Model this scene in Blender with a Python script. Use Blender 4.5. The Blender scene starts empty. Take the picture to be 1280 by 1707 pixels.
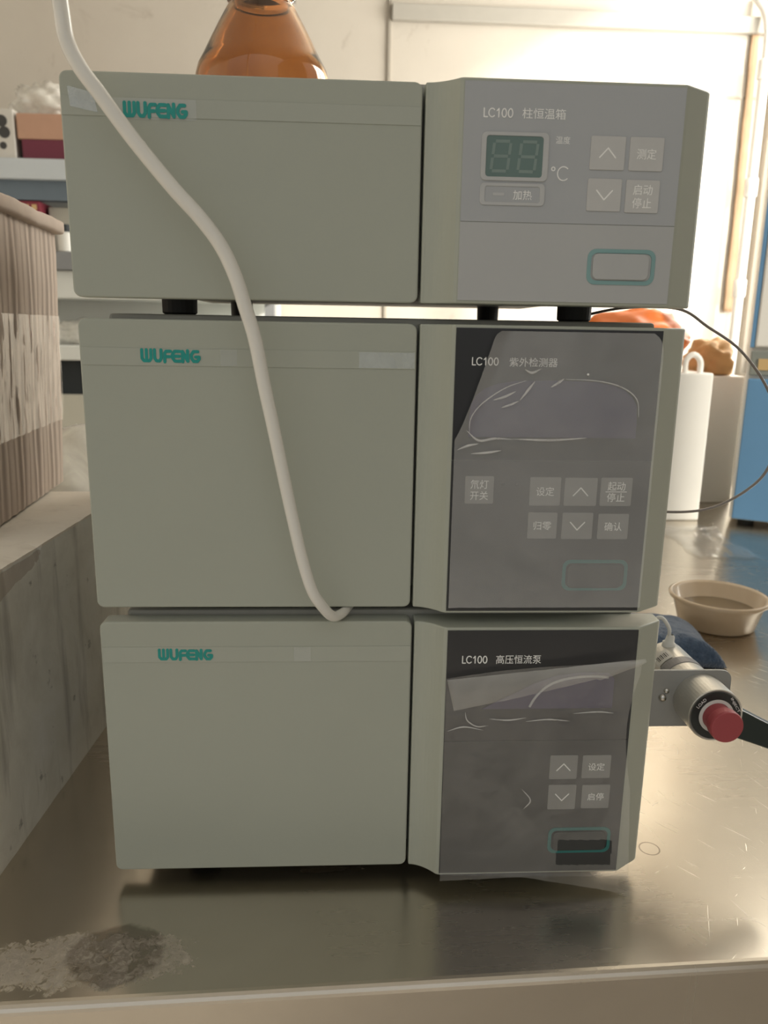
import bpy, bmesh, math, random
from math import sin, cos, pi, radians
from mathutils import Vector, Matrix
from mathutils import noise as mnoise

S = bpy.context.scene
COL = S.collection
random.seed(7)

# ------------------------------------------------------------------ camera
def look(cam, loc, yaw, pitch, roll):
    cy, sy, cp, sp = cos(yaw), sin(yaw), cos(pitch), sin(pitch)
    f = Vector((sy*cp, cy*cp, -sp)); r = Vector((cy, -sy, 0)); u = r.cross(f)
    r2 = r*cos(roll) + u*sin(roll); u2 = -r*sin(roll) + u*cos(roll)
    m = Matrix((r2, u2, -f)).transposed().to_4x4(); m.translation = loc
    cam.matrix_world = m
cd = bpy.data.cameras.new('camera'); cam = bpy.data.objects.new('camera', cd); COL.objects.link(cam)
cd.sensor_fit = 'AUTO'; cd.sensor_width = 36.0
cd.lens = 1302.85/1707*36.0
cd.clip_start = 0.01; cd.clip_end = 60
look(cam, Vector((.14527, -.4454, .35055)), .05496, .22819, .01714)
cd.dof.use_dof = True; cd.dof.focus_distance = .50; cd.dof.aperture_fstop = 13.0
S.camera = cam

# ------------------------------------------------------------------ light and exposure
S.view_settings.view_transform = 'Standard'; S.view_settings.look = 'None'
S.view_settings.gamma = 1.0; S.view_settings.use_curve_mapping = False
S.view_settings.exposure = 0.0
FILL = 0.84          # soft light of the open room behind the photographer
WINDOW_W = 84.0      # daylight through the window in the right wall
w = bpy.data.worlds.new('world'); S.world = w; w.use_nodes = True
nt = w.node_tree; nt.nodes.clear()
wo = nt.nodes.new('ShaderNodeOutputWorld'); bg = nt.nodes.new('ShaderNodeBackground')
tc = nt.nodes.new('ShaderNodeTexCoord'); sx = nt.nodes.new('ShaderNodeSeparateXYZ'); cr = nt.nodes.new('ShaderNodeValToRGB')
mr = nt.nodes.new('ShaderNodeMapRange')
nt.links.new(tc.outputs['Generated'], sx.inputs[0]); nt.links.new(sx.outputs['Z'], mr.inputs['Value'])
mr.inputs['From Min'].default_value = -.6; mr.inputs['From Max'].default_value = .7
nt.links.new(mr.outputs[0], cr.inputs[0])
cr.color_ramp.elements[0].position = 0.0; cr.color_ramp.elements[0].color = (.17, .15, .125, 1)
cr.color_ramp.elements[1].position = 1.0; cr.color_ramp.elements[1].color = (1.0, 1.0, .98, 1)
e = cr.color_ramp.elements.new(.46); e.color = (.42, .41, .37, 1)
nt.links.new(cr.outputs[0], bg.inputs[0]); bg.inputs[1].default_value = FILL
nt.links.new(bg.outputs[0], wo.inputs[0])

def area(name, loc, target, sx_, sy_, power, color):
    l = bpy.data.lights.new(name, 'AREA'); l.shape = 'RECTANGLE'; l.size = sx_; l.size_y = sy_; l.energy = power; l.color = color
    o = bpy.data.objects.new(name, l); COL.objects.link(o); o.location = loc
    o.rotation_euler = (Vector(target)-Vector(loc)).to_track_quat('-Z', 'Y').to_euler()
    return o
WY0, WY1, WZ0, WZ1 = .05, 2.36, .22, 1.75      # opening of the window in the right wall
RX = 1.585                                     # inner face of the right wall
area('window_daylight', (RX+.10, 1.63, (WZ0+WZ1)/2), (0, 1.63, (WZ0+WZ1)/2), 1.46, WZ1-WZ0, WINDOW_W, (1.0, .95, .85))
sl_ = bpy.data.lights.new('sun', 'SUN'); sl_.energy = 4.6; sl_.angle = radians(4); sl_.color = (1.0, .93, .80)
sun = bpy.data.objects.new('sun', sl_); COL.objects.link(sun); sun.location = (3, -.5, 2)
sun.rotation_euler = Vector((-.70, .75, -.35)).to_track_quat('-Z', 'Y').to_euler()

# ------------------------------------------------------------------ materials
def new_mat(name):
    m = bpy.data.materials.new(name); m.use_nodes = True
    n = m.node_tree.nodes; b = n['Principled BSDF']
    return m, m.node_tree, b
def C4(c): return (c[0], c[1], c[2], 1)
def mat(name, col, rough=.5, metal=0, var=.06, scale=30, bump=0, spec=.5, bscale=None, **kw):
    m, t, b = new_mat(name)
    co = t.nodes.new('ShaderNodeTexCoord'); nz = t.nodes.new('ShaderNodeTexNoise')
    nz.inputs['Scale'].default_value = scale; nz.inputs['Detail'].default_value = 5
    t.links.new(co.outputs['Object'], nz.inputs['Vector'])
    mx = t.nodes.new('ShaderNodeMix'); mx.data_type = 'RGBA'
    mx.inputs[6].default_value = C4([c*(1-var) for c in col]); mx.inputs[7].default_value = C4([min(1, c*(1+var)) for c in col])
    t.links.new(nz.outputs[0], mx.inputs[0]); t.links.new(mx.outputs[2], b.inputs['Base Color'])
    b.inputs['Roughness'].default_value = rough; b.inputs['Metallic'].default_value = metal
    b.inputs['Specular IOR Level'].default_value = spec
    for k, v in kw.items(): b.inputs[k].default_value = v
    if bump:
        bn = t.nodes.new('ShaderNodeBump'); bn.inputs['Strength'].default_value = bump; bn.inputs['Distance'].default_value = .002
        n2 = t.nodes.new('ShaderNodeTexNoise'); n2.inputs['Scale'].default_value = bscale or scale*6; n2.inputs['Detail'].default_value = 4
        t.links.new(co.outputs['Object'], n2.inputs['Vector']); t.links.new(n2.outputs[0], bn.inputs['Height'])
        t.links.new(bn.outputs[0], b.inputs['Normal'])
    return m

def ramp(t, src, stops):
    r = t.nodes.new('ShaderNodeValToRGB'); el = r.color_ramp.elements
    while len(el) < len(stops): el.new(.5)
    for e_, (p_, c_) in zip(el, stops):
        e_.position = p_; e_.color = C4(c_) if hasattr(c_, '__len__') else (c_, c_, c_, 1)
    t.links.new(src, r.inputs[0]); return r.outputs[0]
def math_(t, op, a, b=None, c=None):
    n = t.nodes.new('ShaderNodeMath'); n.operation = op
    for i, v in enumerate((a, b, c)):
        if v is None: continue
        if isinstance(v, (int, float)): n.inputs[i].default_value = v
        else: t.links.new(v, n.inputs[i])
    return n.outputs[0]
def mixc(t, fac, a, b, mode='MIX'):
    n = t.nodes.new('ShaderNodeMix'); n.data_type = 'RGBA'; n.blend_type = mode
    for i, v in ((0, fac), (6, a), (7, b)):
        if isinstance(v, (int, float)): n.inputs[i].default_value = v
        elif isinstance(v, (tuple, list)): n.inputs[i].default_value = C4(v)
        else: t.links.new(v, n.inputs[i])
    return n.outputs[2]
def noise_(t, vec, scale, detail=4, rough=.55, dist=0):
    n = t.nodes.new('ShaderNodeTexNoise'); n.inputs['Scale'].default_value = scale; n.inputs['Detail'].default_value = detail
    n.inputs['Roughness'].default_value = rough; n.inputs['Distortion'].default_value = dist
    t.links.new(vec, n.inputs['Vector']); return n.outputs[0]
def mapping(t, vec, scale=(1, 1, 1), rot=(0, 0, 0), loc=(0, 0, 0)):
    n = t.nodes.new('ShaderNodeMapping'); n.inputs['Scale'].default_value = scale; n.inputs['Rotation'].default_value = rot; n.inputs['Location'].default_value = loc
    t.links.new(vec, n.inputs['Vector']); return n.outputs[0]
def objco(t): return t.nodes.new('ShaderNodeTexCoord').outputs['Object']
def bumpn(t, b, h, strength, dist=.001):
    n = t.nodes.new('ShaderNodeBump'); n.inputs['Strength'].default_value = strength; n.inputs['Distance'].default_value = dist
    t.links.new(h, n.inputs['Height']); t.links.new(n.outputs[0], b.inputs['Normal'])

M = {}
M['paint'] = mat('beige_paint', (.405, .425, .362), .42, var=.035, scale=9, bump=.02, bscale=900)
M['strip'] = mat('strip_paint', (.415, .435, .374), .34, var=.03, scale=20)
M['body'] = mat('body_paint', (.33, .33, .30), .5)
M['rubber'] = mat('black_rubber', (.018, .018, .018), .6)
M['gloss_black'] = mat('gloss_black_panel', (.018, .019, .022), .22, var=.1, spec=.6)
M['dark_grey'] = mat('dark_grey_panel', (.034, .035, .036), .34, var=.1, spec=.5)
M['hazed_up'] = mat('haze_lightened_panel', (.42, .435, .45), .25, var=.03)  # dark panel lightened: glare haze is put into the colour
M['hazed_low'] = mat('haze_lightened_lower_panel', (.455, .465, .465), .4, var=.03)  # lower panel, same haze mixed into its grey
M['hazed_button'] = mat('hazed_button', (.54, .54, .53), .45, var=.05, scale=80)  # button grey raised by the painted haze
M['button'] = mat('button_grey', (.24, .24, .23), .45, var=.08, scale=80)
M['white_ink'] = mat('white_ink', (.90, .90, .88), .5)
M['grey_line'] = mat('grey_frame_ink', (.50, .51, .51), .45)
M['teal'] = mat('teal_ink', (.012, .30, .265), .35, var=.12, scale=300)
M['teal_ring'] = mat('teal_ring_ink', (.02, .16, .15), .4)
M['hazed_teal'] = mat('hazed_teal_ink', (.22, .38, .38), .4)  # ring teal paled by the haze painted on the top panel
M['green_glass'] = mat('green_display', (.13, .20, .185), .2)
M['segment'] = mat('unlit_segment', (.21, .28, .26), .4)
M['lcd'] = mat('purple_display', (.045, .036, .095), .12, spec=.7)
M['power'] = mat('power_button', (.030, .034, .034), .35)
M['chrome'] = mat('polished_metal', (.62, .60, .57), .22, 1, var=.05)
M['valve'] = mat('pearl_metal', (.60, .58, .53), .33, .75, var=.10, scale=60, bump=.05)
M['bracket'] = mat('bracket_grey', (.33, .33, .32), .4, .3, var=.05)
M['red'] = mat('red_plastic', (.34, .055, .065), .45, var=.04)
M['black_green'] = mat('green_black_plastic', (.012, .022, .020), .35)
M['ring'] = mat('valve_ring_black', (.022, .026, .024), .4)
M['band'] = mat('grey_band', (.22, .21, .21), .4)
M['white_plastic'] = mat('white_plastic', (.72, .72, .68), .4, var=.03)
M['dark'] = mat('dark_cavity', (.01, .01, .01), .7)
M['capillary'] = mat('capillary', (.22, .19, .17), .35)
M['salmon'] = mat('salmon_carton', (.50, .30, .21), .7)
M['maroon'] = mat('maroon_carton', (.15, .025, .05), .6)
M['redbox'] = mat('red_carton', (.20, .022, .04), .6)
M['yellow_ink'] = mat('yellow_ink', (.60, .42, .20), .6)
M['whitebox'] = mat('white_carton', (.62, .60, .56), .6)
M['black_ink'] = mat('black_ink', (.05, .05, .05), .6)
M['shelf'] = mat('pale_blue_laminate', (.55, .60, .64), .4, var=.02)
M['shelf_under'] = mat('blue_grey_metal', (.13, .17, .21), .5)
M['shelf_shade_and_post_grey'] = mat('shelf_shade_and_post_grey', (.24, .25, .26), .5)
M['bench_white'] = mat('bench_white', (.68, .70, .67), .4, var=.02)
M['shade_lid_black'] = mat('bench_shade_lid_black', (.012, .018, .022), .6)  # near-black: shadow under the bench top as colour; also the jar lid
M['bench_beige'] = mat('bench_cabinet', (.50, .49, .42), .5, var=.02)
M['orange'] = mat('orange_plastic', (.85, .20, .03), .45, var=.2, scale=12, **{'Subsurface Weight': .0})
M['tan'] = mat('tan_cloth', (.50, .30, .13), .7, var=.2, scale=25)
M['blue'] = mat('blue_enamel', (.13, .29, .50), .4, var=.03)
M['machine_white'] = mat('white_enamel', (.88, .87, .83), .4, var=.02)
M['machine_grey'] = mat('control_band_grey', (.24, .26, .24), .45)
M['wood'] = mat('yellow_wood', (.60, .36, .10), .6, var=.25, scale=14)
M['stain'] = mat('brown_stain', (.40, .27, .17), .8, var=.3, scale=15)
M['trunk'] = mat('trunking_grey', (.40, .38, .34), .6)
M['joint'] = mat('joint_grey', (.36, .33, .28), .7)
M['conduit'] = mat('conduit_plastic', (.62, .60, .57), .4)
M['floor'] = mat('floor_grey', (.52, .48, .43), .5, var=.15, scale=4)
M['ceiling'] = mat('ceiling_white', (.70, .69, .66), .8)

def make_wall():
    m, t, b = new_mat('cream_wall'); v = objco(t)
    n1 = noise_(t, v, 1.7, 6, .6); n2 = noise_(t, v, 5.0, 5, .65, .6); n3 = noise_(t, v, 26, 3)
    c = ramp(t, n1, ((.3, (.53, .485, .425)), (.75, (.60, .56, .495))))
    spots = ramp(t, n2, ((.61, 0.0), (.72, 1.0)))
    c = mixc(t, math_(t, 'MULTIPLY', spots, .55), c, (.36, .31, .26))
    t.links.new(c, b.inputs['Base Color']); b.inputs['Roughness'].default_value = .75
    bumpn(t, b, n3, .15, .003); return m
M['wall'] = make_wall()

def make_steel(name, scratch=True):
    m, t, b = new_mat(name); v = objco(t)
    big = noise_(t, v, 5, 5, .6, .4); fine = noise_(t, mapping(t, v, (3, 160, 3)), 1.0, 3)
    base = ramp(t, big, ((.3, (.55, .495, .415)), (.7, (.65, .595, .51))))
    r = ramp(t, big, ((.25, .27), (.75, .18)))
    r = math_(t, 'ADD', r, math_(t, 'MULTIPLY', fine, .06))
    h = math_(t, 'MULTIPLY', fine, .3)
    if scratch:
        allm = None
        for k, (rot, sc, th) in enumerate((((0, 0, .95), (26, 420, 1), .69), ((0, 0, 1.35), (22, 520, 1), .70), ((0, 0, -.6), (30, 360, 1), .72), ((0, 0, 2.0), (24, 560, 1), .715))):
            n = noise_(t, mapping(t, mapping(t, v, (1, 1, 1), rot), sc, (0, 0, 0), (k*3.1, k*1.7, 0)), 1.0, 2, .5, .25)
            l = ramp(t, n, ((th, 0.0), (th+.03, 1.0)))
            allm = l if allm is None else math_(t, 'MAXIMUM', allm, l)
        patch = ramp(t, noise_(t, mapping(t, v, (1, 1, 1), loc=(.37, .12, 0)), 9, 3), ((.42, 0.0), (.6, 1.0)))
        spx = t.nodes.new('ShaderNodeSeparateXYZ'); t.links.new(v, spx.inputs[0])
        patch = math_(t, 'MULTIPLY', patch, ramp(t, spx.outputs[0], ((.16, 0.0), (.22, 1.0))))
        allm = math_(t, 'MULTIPLY', allm, patch)
        base = mixc(t, math_(t, 'MULTIPLY', allm, .5), base, (.86, .80, .70))
        r = math_(t, 'ADD', r, math_(t, 'MULTIPLY', allm, .25))
        h = math_(t, 'ADD', h, math_(t, 'MULTIPLY', allm, .8))
        sp = t.nodes.new('ShaderNodeSeparateXYZ'); t.links.new(v, sp.inputs[0])
        # a faint ring left by a vial near the stack's right front foot
        dx = math_(t, 'SUBTRACT', sp.outputs[0], .1955); dy = math_(t, 'SUBTRACT', sp.outputs[1], .1045)
        d = math_(t, 'SQRT', math_(t, 'ADD', math_(t, 'MULTIPLY', dx, dx), math_(t, 'MULTIPLY', dy, dy)))
        ring = math_(t, 'LESS_THAN', math_(t, 'ABSOLUTE', math_(t, 'SUBTRACT', d, .0068)), .0005)
        base = mixc(t, math_(t, 'MULTIPLY', ring, .7), base, (.20, .17, .15))
        # crusted residue on the left front corner
        ex = math_(t, 'DIVIDE', math_(t, 'SUBTRACT', sp.outputs[0], -.168), .075)
        ey = math_(t, 'DIVIDE', math_(t, 'SUBTRACT', sp.outputs[1], .030), .027)
        el = math_(t, 'SUBTRACT', 1.0, math_(t, 'ADD', math_(t, 'MULTIPLY', ex, ex), math_(t, 'MULTIPLY', ey, ey)))
        grit = noise_(t, v, 230, 8, .75, .8); lump = noise_(t, v, 40, 5, .65, .5)
        field = math_(t, 'ADD', math_(t, 'MULTIPLY', math_(t, 'MINIMUM', el, .6), .30), math_(t, 'ADD', math_(t, 'MULTIPLY', lump, .5), math_(t, 'MULTIPLY', grit, .5)))
        msk = ramp(t, field, ((.62, 0.0), (.72, 1.0)))
        crust = ramp(t, grit, ((.36, (.06, .05, .04)), (.50, (.20, .17, .14)), (.62, (.50, .45, .38))))
        wx = math_(t, 'DIVIDE', math_(t, 'SUBTRACT', sp.outputs[0], -.152), .030); wy = math_(t, 'DIVIDE', math_(t, 'SUBTRACT', sp.outputs[1], .034), .026)
        wet = math_(t, 'ADD', math_(t, 'SUBTRACT', 1.0, math_(t, 'ADD', math_(t, 'MULTIPLY', wx, wx), math_(t, 'MULTIPLY', wy, wy))), math_(t, 'MULTIPLY', lump, .9))
        wet = ramp(t, wet, ((.55, 0.0), (.75, 1.0)))
        base = mixc(t, math_(t, 'MULTIPLY', wet, .6), base, (.16, .13, .10))
        base = mixc(t, math_(t, 'MULTIPLY', msk, .55), base, crust)
        t.links.new(math_(t, 'SUBTRACT', 1.0, math_(t, 'MULTIPLY', msk, .75)), b.inputs['Metallic'])
        h = math_(t, 'ADD', h, math_(t, 'MULTIPLY', math_(t, 'MULTIPLY', msk, grit), 2.5))
        r = math_(t, 'ADD', r, math_(t, 'MULTIPLY', msk, .12))
    else:
        b.inputs['Metallic'].default_value = 1.0
    t.links.new(base, b.inputs['Base Color']); t.links.new(r, b.inputs['Roughness'])
    bumpn(t, b, h, .25, .0004); return m
M['steel'] = make_steel('scratched_steel')
M['steel_plain'] = make_steel('plain_steel', False)

def make_film(name, milk, col=(.80, .80, .80), nscale=22, lo=.55, rough=.22, g0=.045):
    m, t, b = new_mat(name); t.nodes.remove(b); out = t.nodes['Material Output']; v = objco(t)
    tr = t.nodes.new('ShaderNodeBsdfTransparent'); df = t.nodes.new('ShaderNodeBsdfDiffuse'); gl = t.nodes.new('ShaderNodeBsdfGlossy')
    df.inputs[0].default_value = C4(col); gl.inputs['Roughness'].default_value = rough; gl.inputs[0].default_value = (.9, .9, .9, 1)
    n = noise_(t, v, nscale, 5, .6, .8)
    f = ramp(t, n, ((.3, milk*lo), (.75, milk)))
    m1 = t.nodes.new('ShaderNodeMixShader'); t.links.new(f, m1.inputs[0]); t.links.new(tr.outputs[0], m1.inputs[1]); t.links.new(df.outputs[0], m1.inputs[2])
    fr = t.nodes.new('ShaderNodeLayerWeight'); fr.inputs['Blend'].default_value = .5
    fz = math_(t, 'ADD', g0, math_(t, 'MULTIPLY', math_(t, 'POWER', fr.outputs['Facing'], 4.0), .6))
    m2 = t.nodes.new('ShaderNodeMixShader'); t.links.new(fz, m2.inputs[0]); t.links.new(m1.outputs[0], m2.inputs[1]); t.links.new(gl.outputs[0], m2.inputs[2])
    t.links.new(m2.outputs[0], out.inputs[0])
    bn = t.nodes.new('ShaderNodeBump'); bn.inputs['Strength'].default_value = .25; bn.inputs['Distance'].default_value = .001
    t.links.new(noise_(t, v, nscale*3, 3), bn.inputs['Height']); t.links.new(bn.outputs[0], gl.inputs['Normal'])
    return m
M['film_top'] = make_film('haze_cover_film', .43, (.80, .83, .86), 8, .9)  # unused; milkiness stands in for haze over the top panel
M['film_mid'] = make_film('peeling_film_with_haze', .30, (.88, .88, .87), 18, .68)  # real film; its extra milkiness also carries glare haze
M['film_low'] = make_film('dusty_peeling_film', .165, (.80, .78, .74), 26, .45)
M['film_fold'] = make_film('folded_film', .30, (.85, .84, .80), 30, .6)
M['crease'] = make_film('film_crease', .40, (.90, .90, .88), 60, .6, .15)
M['clear_tape'] = make_film('clear_tape', .16, (.9, .93, .95), 60, .5, .12)
M['shiny_tape'] = make_film('frosted_tape', .38, (.86, .92, .95), 60, .6, .2)
M['pack_tape'] = make_film('brown_clear_tape', .03, (.60, .52, .55), 60, .4, .12, .09)
M['bag'] = make_film('white_plastic_bag', .62, (.86, .84, .78), 22, .6, .25)

def make_card():
    m, t, b = new_mat('corrugated_card'); v = objco(t)
    wv = t.nodes.new('ShaderNodeTexWave'); wv.bands_direction = 'Y'; wv.inputs['Scale'].default_value = 24; wv.inputs['Distortion'].default_value = 1.6
    wv.inputs['Detail'].default_value = 2; wv.inputs['Detail Scale'].default_value = .5
    t.links.new(mapping(t, v, (1, 1, .12)), wv.inputs['Vector'])
    streak = noise_(t, mapping(t, v, (40, 40, 1.5)), 1.0, 4); grain = noise_(t, v, 500, 2)
    c = ramp(t, streak, ((.3, (.43, .35, .29)), (.7, (.52, .435, .375))))
    c = mixc(t, math_(t, 'MULTIPLY', wv.outputs[1], .13), c, (.21, .15, .115))
    c = mixc(t, math_(t, 'MULTIPLY', grain, .2), c, (.46, .38, .32))
    t.links.new(c, b.inputs['Base Color']); b.inputs['Roughness'].default_value = .75
    bumpn(t, b, wv.outputs[1], .5, .003); return m
M['card'] = make_card()
M['card_plain'] = mat('plain_card', (.47, .385, .325), .75, var=.10, scale=60, bump=.1)

def make_foam():
    m, t, b = new_mat('grimy_foam'); v = objco(t)
    a = noise_(t, v, 11, 7, .65, .4); s = noise_(t, mapping(t, v, (40, 40, 5)), 1.0, 4, .6); p = noise_(t, v, 48, 4)
    sp = t.nodes.new('ShaderNodeSeparateXYZ'); t.links.new(v, sp.inputs[0])
    c = ramp(t, a, ((.28, (.62, .60, .53)), (.55, (.80, .79, .72)), (.78, (.88, .875, .84))))
    c = mixc(t, math_(t, 'MULTIPLY', ramp(t, s, ((.55, 0.0), (.7, 1.0))), .45), c, (.20, .19, .165))
    c = mixc(t, math_(t, 'MULTIPLY', ramp(t, p, ((.66, 0.0), (.72, 1.0))), .6), c, (.13, .13, .11))
    # wood-brown smeared tape along the upper front of the side
    band = math_(t, 'GREATER_THAN', math_(t, 'ADD', math_(t, 'ADD', sp.outputs[2], math_(t, 'MULTIPLY', sp.outputs[1], -.20)), math_(t, 'MULTIPLY', a, .016)), .176)
    band = math_(t, 'MULTIPLY', band, math_(t, 'LESS_THAN', math_(t, 'ADD', sp.outputs[1], math_(t, 'MULTIPLY', p, .12)), .15))
    band = math_(t, 'MULTIPLY', band, math_(t, 'LESS_THAN', sp.outputs[2], .1935))
    c = mixc(t, math_(t, 'MULTIPLY', band, .5), c, (.34, .26, .20))
    top = math_(t, 'GREATER_THAN', sp.outputs[2], .1945)  # top face colour raised to make up for blocked light
    c = mixc(t, math_(t, 'MULTIPLY', top, .75), c, (.80, .73, .63))
    t.links.new(c, b.inputs['Base Color']); b.inputs['Roughness'].default_value = .7
    bumpn(t, b, math_(t, 'ADD', a, math_(t, 'MULTIPLY', p, .4)), .5, .002); return m
M['foam'] = make_foam()

def make_towel():
    m, t, b = new_mat('blue_terry'); v = objco(t)
    n = noise_(t, v, 160, 5, .7); n2 = noise_(t, v, 25, 3)
    c = ramp(t, n, ((.3, (.02, .045, .10)), (.7, (.075, .125, .21))))
    c = mixc(t, math_(t, 'MULTIPLY', n2, .3), c, (.10, .16, .24))
    t.links.new(c, b.inputs['Base Color']); b.inputs['Roughness'].default_value = .95
    b.inputs['Sheen Weight'].default_value = .5
    bumpn(t, b, n, 1.0, .004); return m
M['towel'] = make_towel()

def make_trans(name, col, rough, ior=1.45, trans=1.0, alpha=1.0):
    m, t, b = new_mat(name)
    b.inputs['Base Color'].default_value = C4(col); b.inputs['Roughness'].default_value = rough
    b.inputs['Transmission Weight'].default_value = trans; b.inputs['IOR'].default_value = ior
    return m
def make_amber():
    m, t, b = new_mat('amber_glass'); v = objco(t)
    n = noise_(t, mapping(t, v, (9, 9, 3)), 3, 3)
    c = ramp(t, n, ((.3, (.56, .33, .17)), (.7, (.68, .43, .23))))
    t.links.new(c, b.inputs['Base Color']); b.inputs['Roughness'].default_value = .03
    b.inputs['Transmission Weight'].default_value = 1.0; b.inputs['IOR'].default_value = 1.5
    return m
M['amber'] = make_amber()
def make_tube():
    m, t, b = new_mat('milky_tube')
    b.inputs['Base Color'].default_value = (.90, .88, .82, 1); b.inputs['Roughness'].default_value = .18
    b.inputs['Transmission Weight'].default_value = .15; b.inputs['IOR'].default_value = 1.4
    b.inputs['Subsurface Weight'].default_value = .0
    return m
M['tube'] = make_tube()
M['bowl'] = make_film('translucent_tan_plastic', .80, (.70, .55, .38), 12, .85, .2)
M['bowl_in'] = mat('murky_liquid', (.20, .15, .09), .15)
def make_pane():
    m, t, b = new_mat('window_glass'); t.nodes.remove(b)
    tr = t.nodes.new('ShaderNodeBsdfTransparent'); gl = t.nodes.new('ShaderNodeBsdfGlossy'); gl.inputs['Roughness'].default_value = .02
    mx = t.nodes.new('ShaderNodeMixShader'); mx.inputs[0].default_value = .04
    t.links.new(tr.outputs[0], mx.inputs[1]); t.links.new(gl.outputs[0], mx.inputs[2]); t.links.new(mx.outputs[0], t.nodes['Material Output'].inputs[0])
    return m
M['pane'] = make_pane()

# ------------------------------------------------------------------ geometry helpers
def obj(name, bm, m, parent=None, smooth=False, bevel=0, seg=2, loc=None):
    me = bpy.data.meshes.new(name); bm.normal_update(); bm.to_mesh(me); bm.free()
    o = bpy.data.objects.new(name, me); COL.objects.link(o)
    me.materials.append(m)
    if smooth:
        for p in me.polygons: p.use_smooth = True
    if bevel:
        md = o.modifiers.new('bevel', 'BEVEL'); md.width = bevel; md.segments = seg; md.limit_method = 'ANGLE'; md.angle_limit = radians(35)
        md.harden_normals = False
    if parent: o.parent = parent
    if loc: o.location = loc
    return o
def thing(name, label, cat, loc=(0, 0, 0), rz=0, group=None):
    o = bpy.data.objects.new(name, None); COL.objects.link(o); o.empty_display_size = .05
    o.location = loc; o.rotation_euler = (0, 0, rz); o['label'] = label; o['category'] = cat
    if group: o['group'] = group
    return o
def tag(o, label, cat, group=None):
    o['label'] = label; o['category'] = cat
    if group: o['group'] = group
    return o
def struct(o): o['kind'] = 'structure'; return o
def box(bm, x0, x1, y0, y1, z0, z1):
    v = [bm.verts.new(p) for p in ((x0, y0, z0), (x1, y0, z0), (x1, y1, z0), (x0, y1, z0), (x0, y0, z1), (x1, y0, z1), (x1, y1, z1), (x0, y1, z1))]
    for f in ((3, 2, 1, 0), (4, 5, 6, 7), (0, 1, 5, 4), (1, 2, 6, 5), (2, 3, 7, 6), (3, 0, 4, 7)): bm.faces.new([v[i] for i in f])
    return bm
def BX(*a): return box(bmesh.new(), *a)
def rrect(x0, z0, x1, z1, r, n=5):
    pts = []
    if x1 < x0: x0, x1 = x1, x0
    if z1 < z0: z0, z1 = z1, z0
    for cx, cz, a0 in ((x1-r, z1-r, 0), (x0+r, z1-r, pi/2), (x0+r, z0+r, pi), (x1-r, z0+r, 3*pi/2)):
        for k in range(n+1):
            a = a0 + k*pi/2/n; pts.append((cx+r*cos(a), cz+r*sin(a)))
    return pts
def prism_y(pts, y0, y1, bm=None):
    """outline in XZ extruded along y from y0 (front) to y1"""
    bm = bm or bmesh.new()
    a = [bm.verts.new((x, y0, z)) for x, z in pts]; b = [bm.verts.new((x, y1, z)) for x, z in pts]
    bm.faces.new(a); bm.faces.new(list(reversed(b)))
    n = len(pts)
    for i in range(n): bm.faces.new((a[(i+1) % n], a[i], b[i], b[(i+1) % n]))
    bmesh.ops.recalc_face_normals(bm, faces=bm.faces); return bm
def prism_z(pts, z0, z1, bm=None):
    bm = bm or bmesh.new()
    a = [bm.verts.new((x, y, z0)) for x, y in pts]; b = [bm.verts.new((x, y, z1)) for x, y in pts]
    bm.faces.new(a); bm.faces.new(list(reversed(b))); n = len(pts)
    for i in range(n): bm.faces.new((a[(i+1) % n], a[i], b[i], b[(i+1) % n]))
    bmesh.ops.recalc_face_normals(bm, faces=bm.faces); return bm
def ring_y(outer, inner, y0, y1):
    bm = bmesh.new(); n = len(outer)
    L = [[bm.verts.new((x, y, z)) for x, z in p] for p in (outer, inner) for y in (y0, y1)]
    of, ob, inf, ib = L
    for i in range(n):
        j = (i+1) % n
        for q in ((of[i], of[j], inf[j], inf[i]), (ob[j], ob[i], ib[i], ib[j]), (of[j], of[i], ob[i], ob[j]), (inf[i], inf[j], ib[j], ib[i])): bm.faces.new(q)
    bmesh.ops.recalc_face_normals(bm, faces=bm.faces); return bm
def lathe(prof, n=48, axis='Z', bm=None, closed=False):
    """prof: (radius, along) pairs"""
    bm = bm or bmesh.new(); rings = []
    for r, h in prof:
        ring = []
        for k in range(n):
            a = 2*pi*k/n; c_, s_ = max(r, 1e-6)*cos(a), max(r, 1e-6)*sin(a)
            ring.append(bm.verts.new({'Z': (c_, s_, h), 'Y': (c_, h, s_), 'X': (h, c_, s_)}[axis]))
        rings.append(ring)
    pairs = list(zip(rings, rings[1:])) + ([(rings[-1], rings[0])] if closed else [])
    for A, B in pairs:
        for k in range(n):
            j = (k+1) % n; bm.faces.new((A[k], A[j], B[j], B[k]))
    bmesh.ops.remove_doubles(bm, verts=bm.verts, dist=2e-6)
    bmesh.ops.recalc_face_normals(bm, faces=bm.faces); return bm
def catmull(pts, sub=6):
    P = [Vector(p) for p in pts]; P = [P[0]*2-P[1]] + P + [P[-1]*2-P[-2]]; out = []
    for i in range(1, len(P)-2):
        for k in range(sub):
            t = k/sub; a, b, c, d = P[i-1:i+3]
            out.append(.5*((2*b)+(c-a)*t+(2*a-5*b+4*c-d)*t*t+(3*b-a-3*c+d)*t**3))
    out.append(P[-2]); return out
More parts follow.
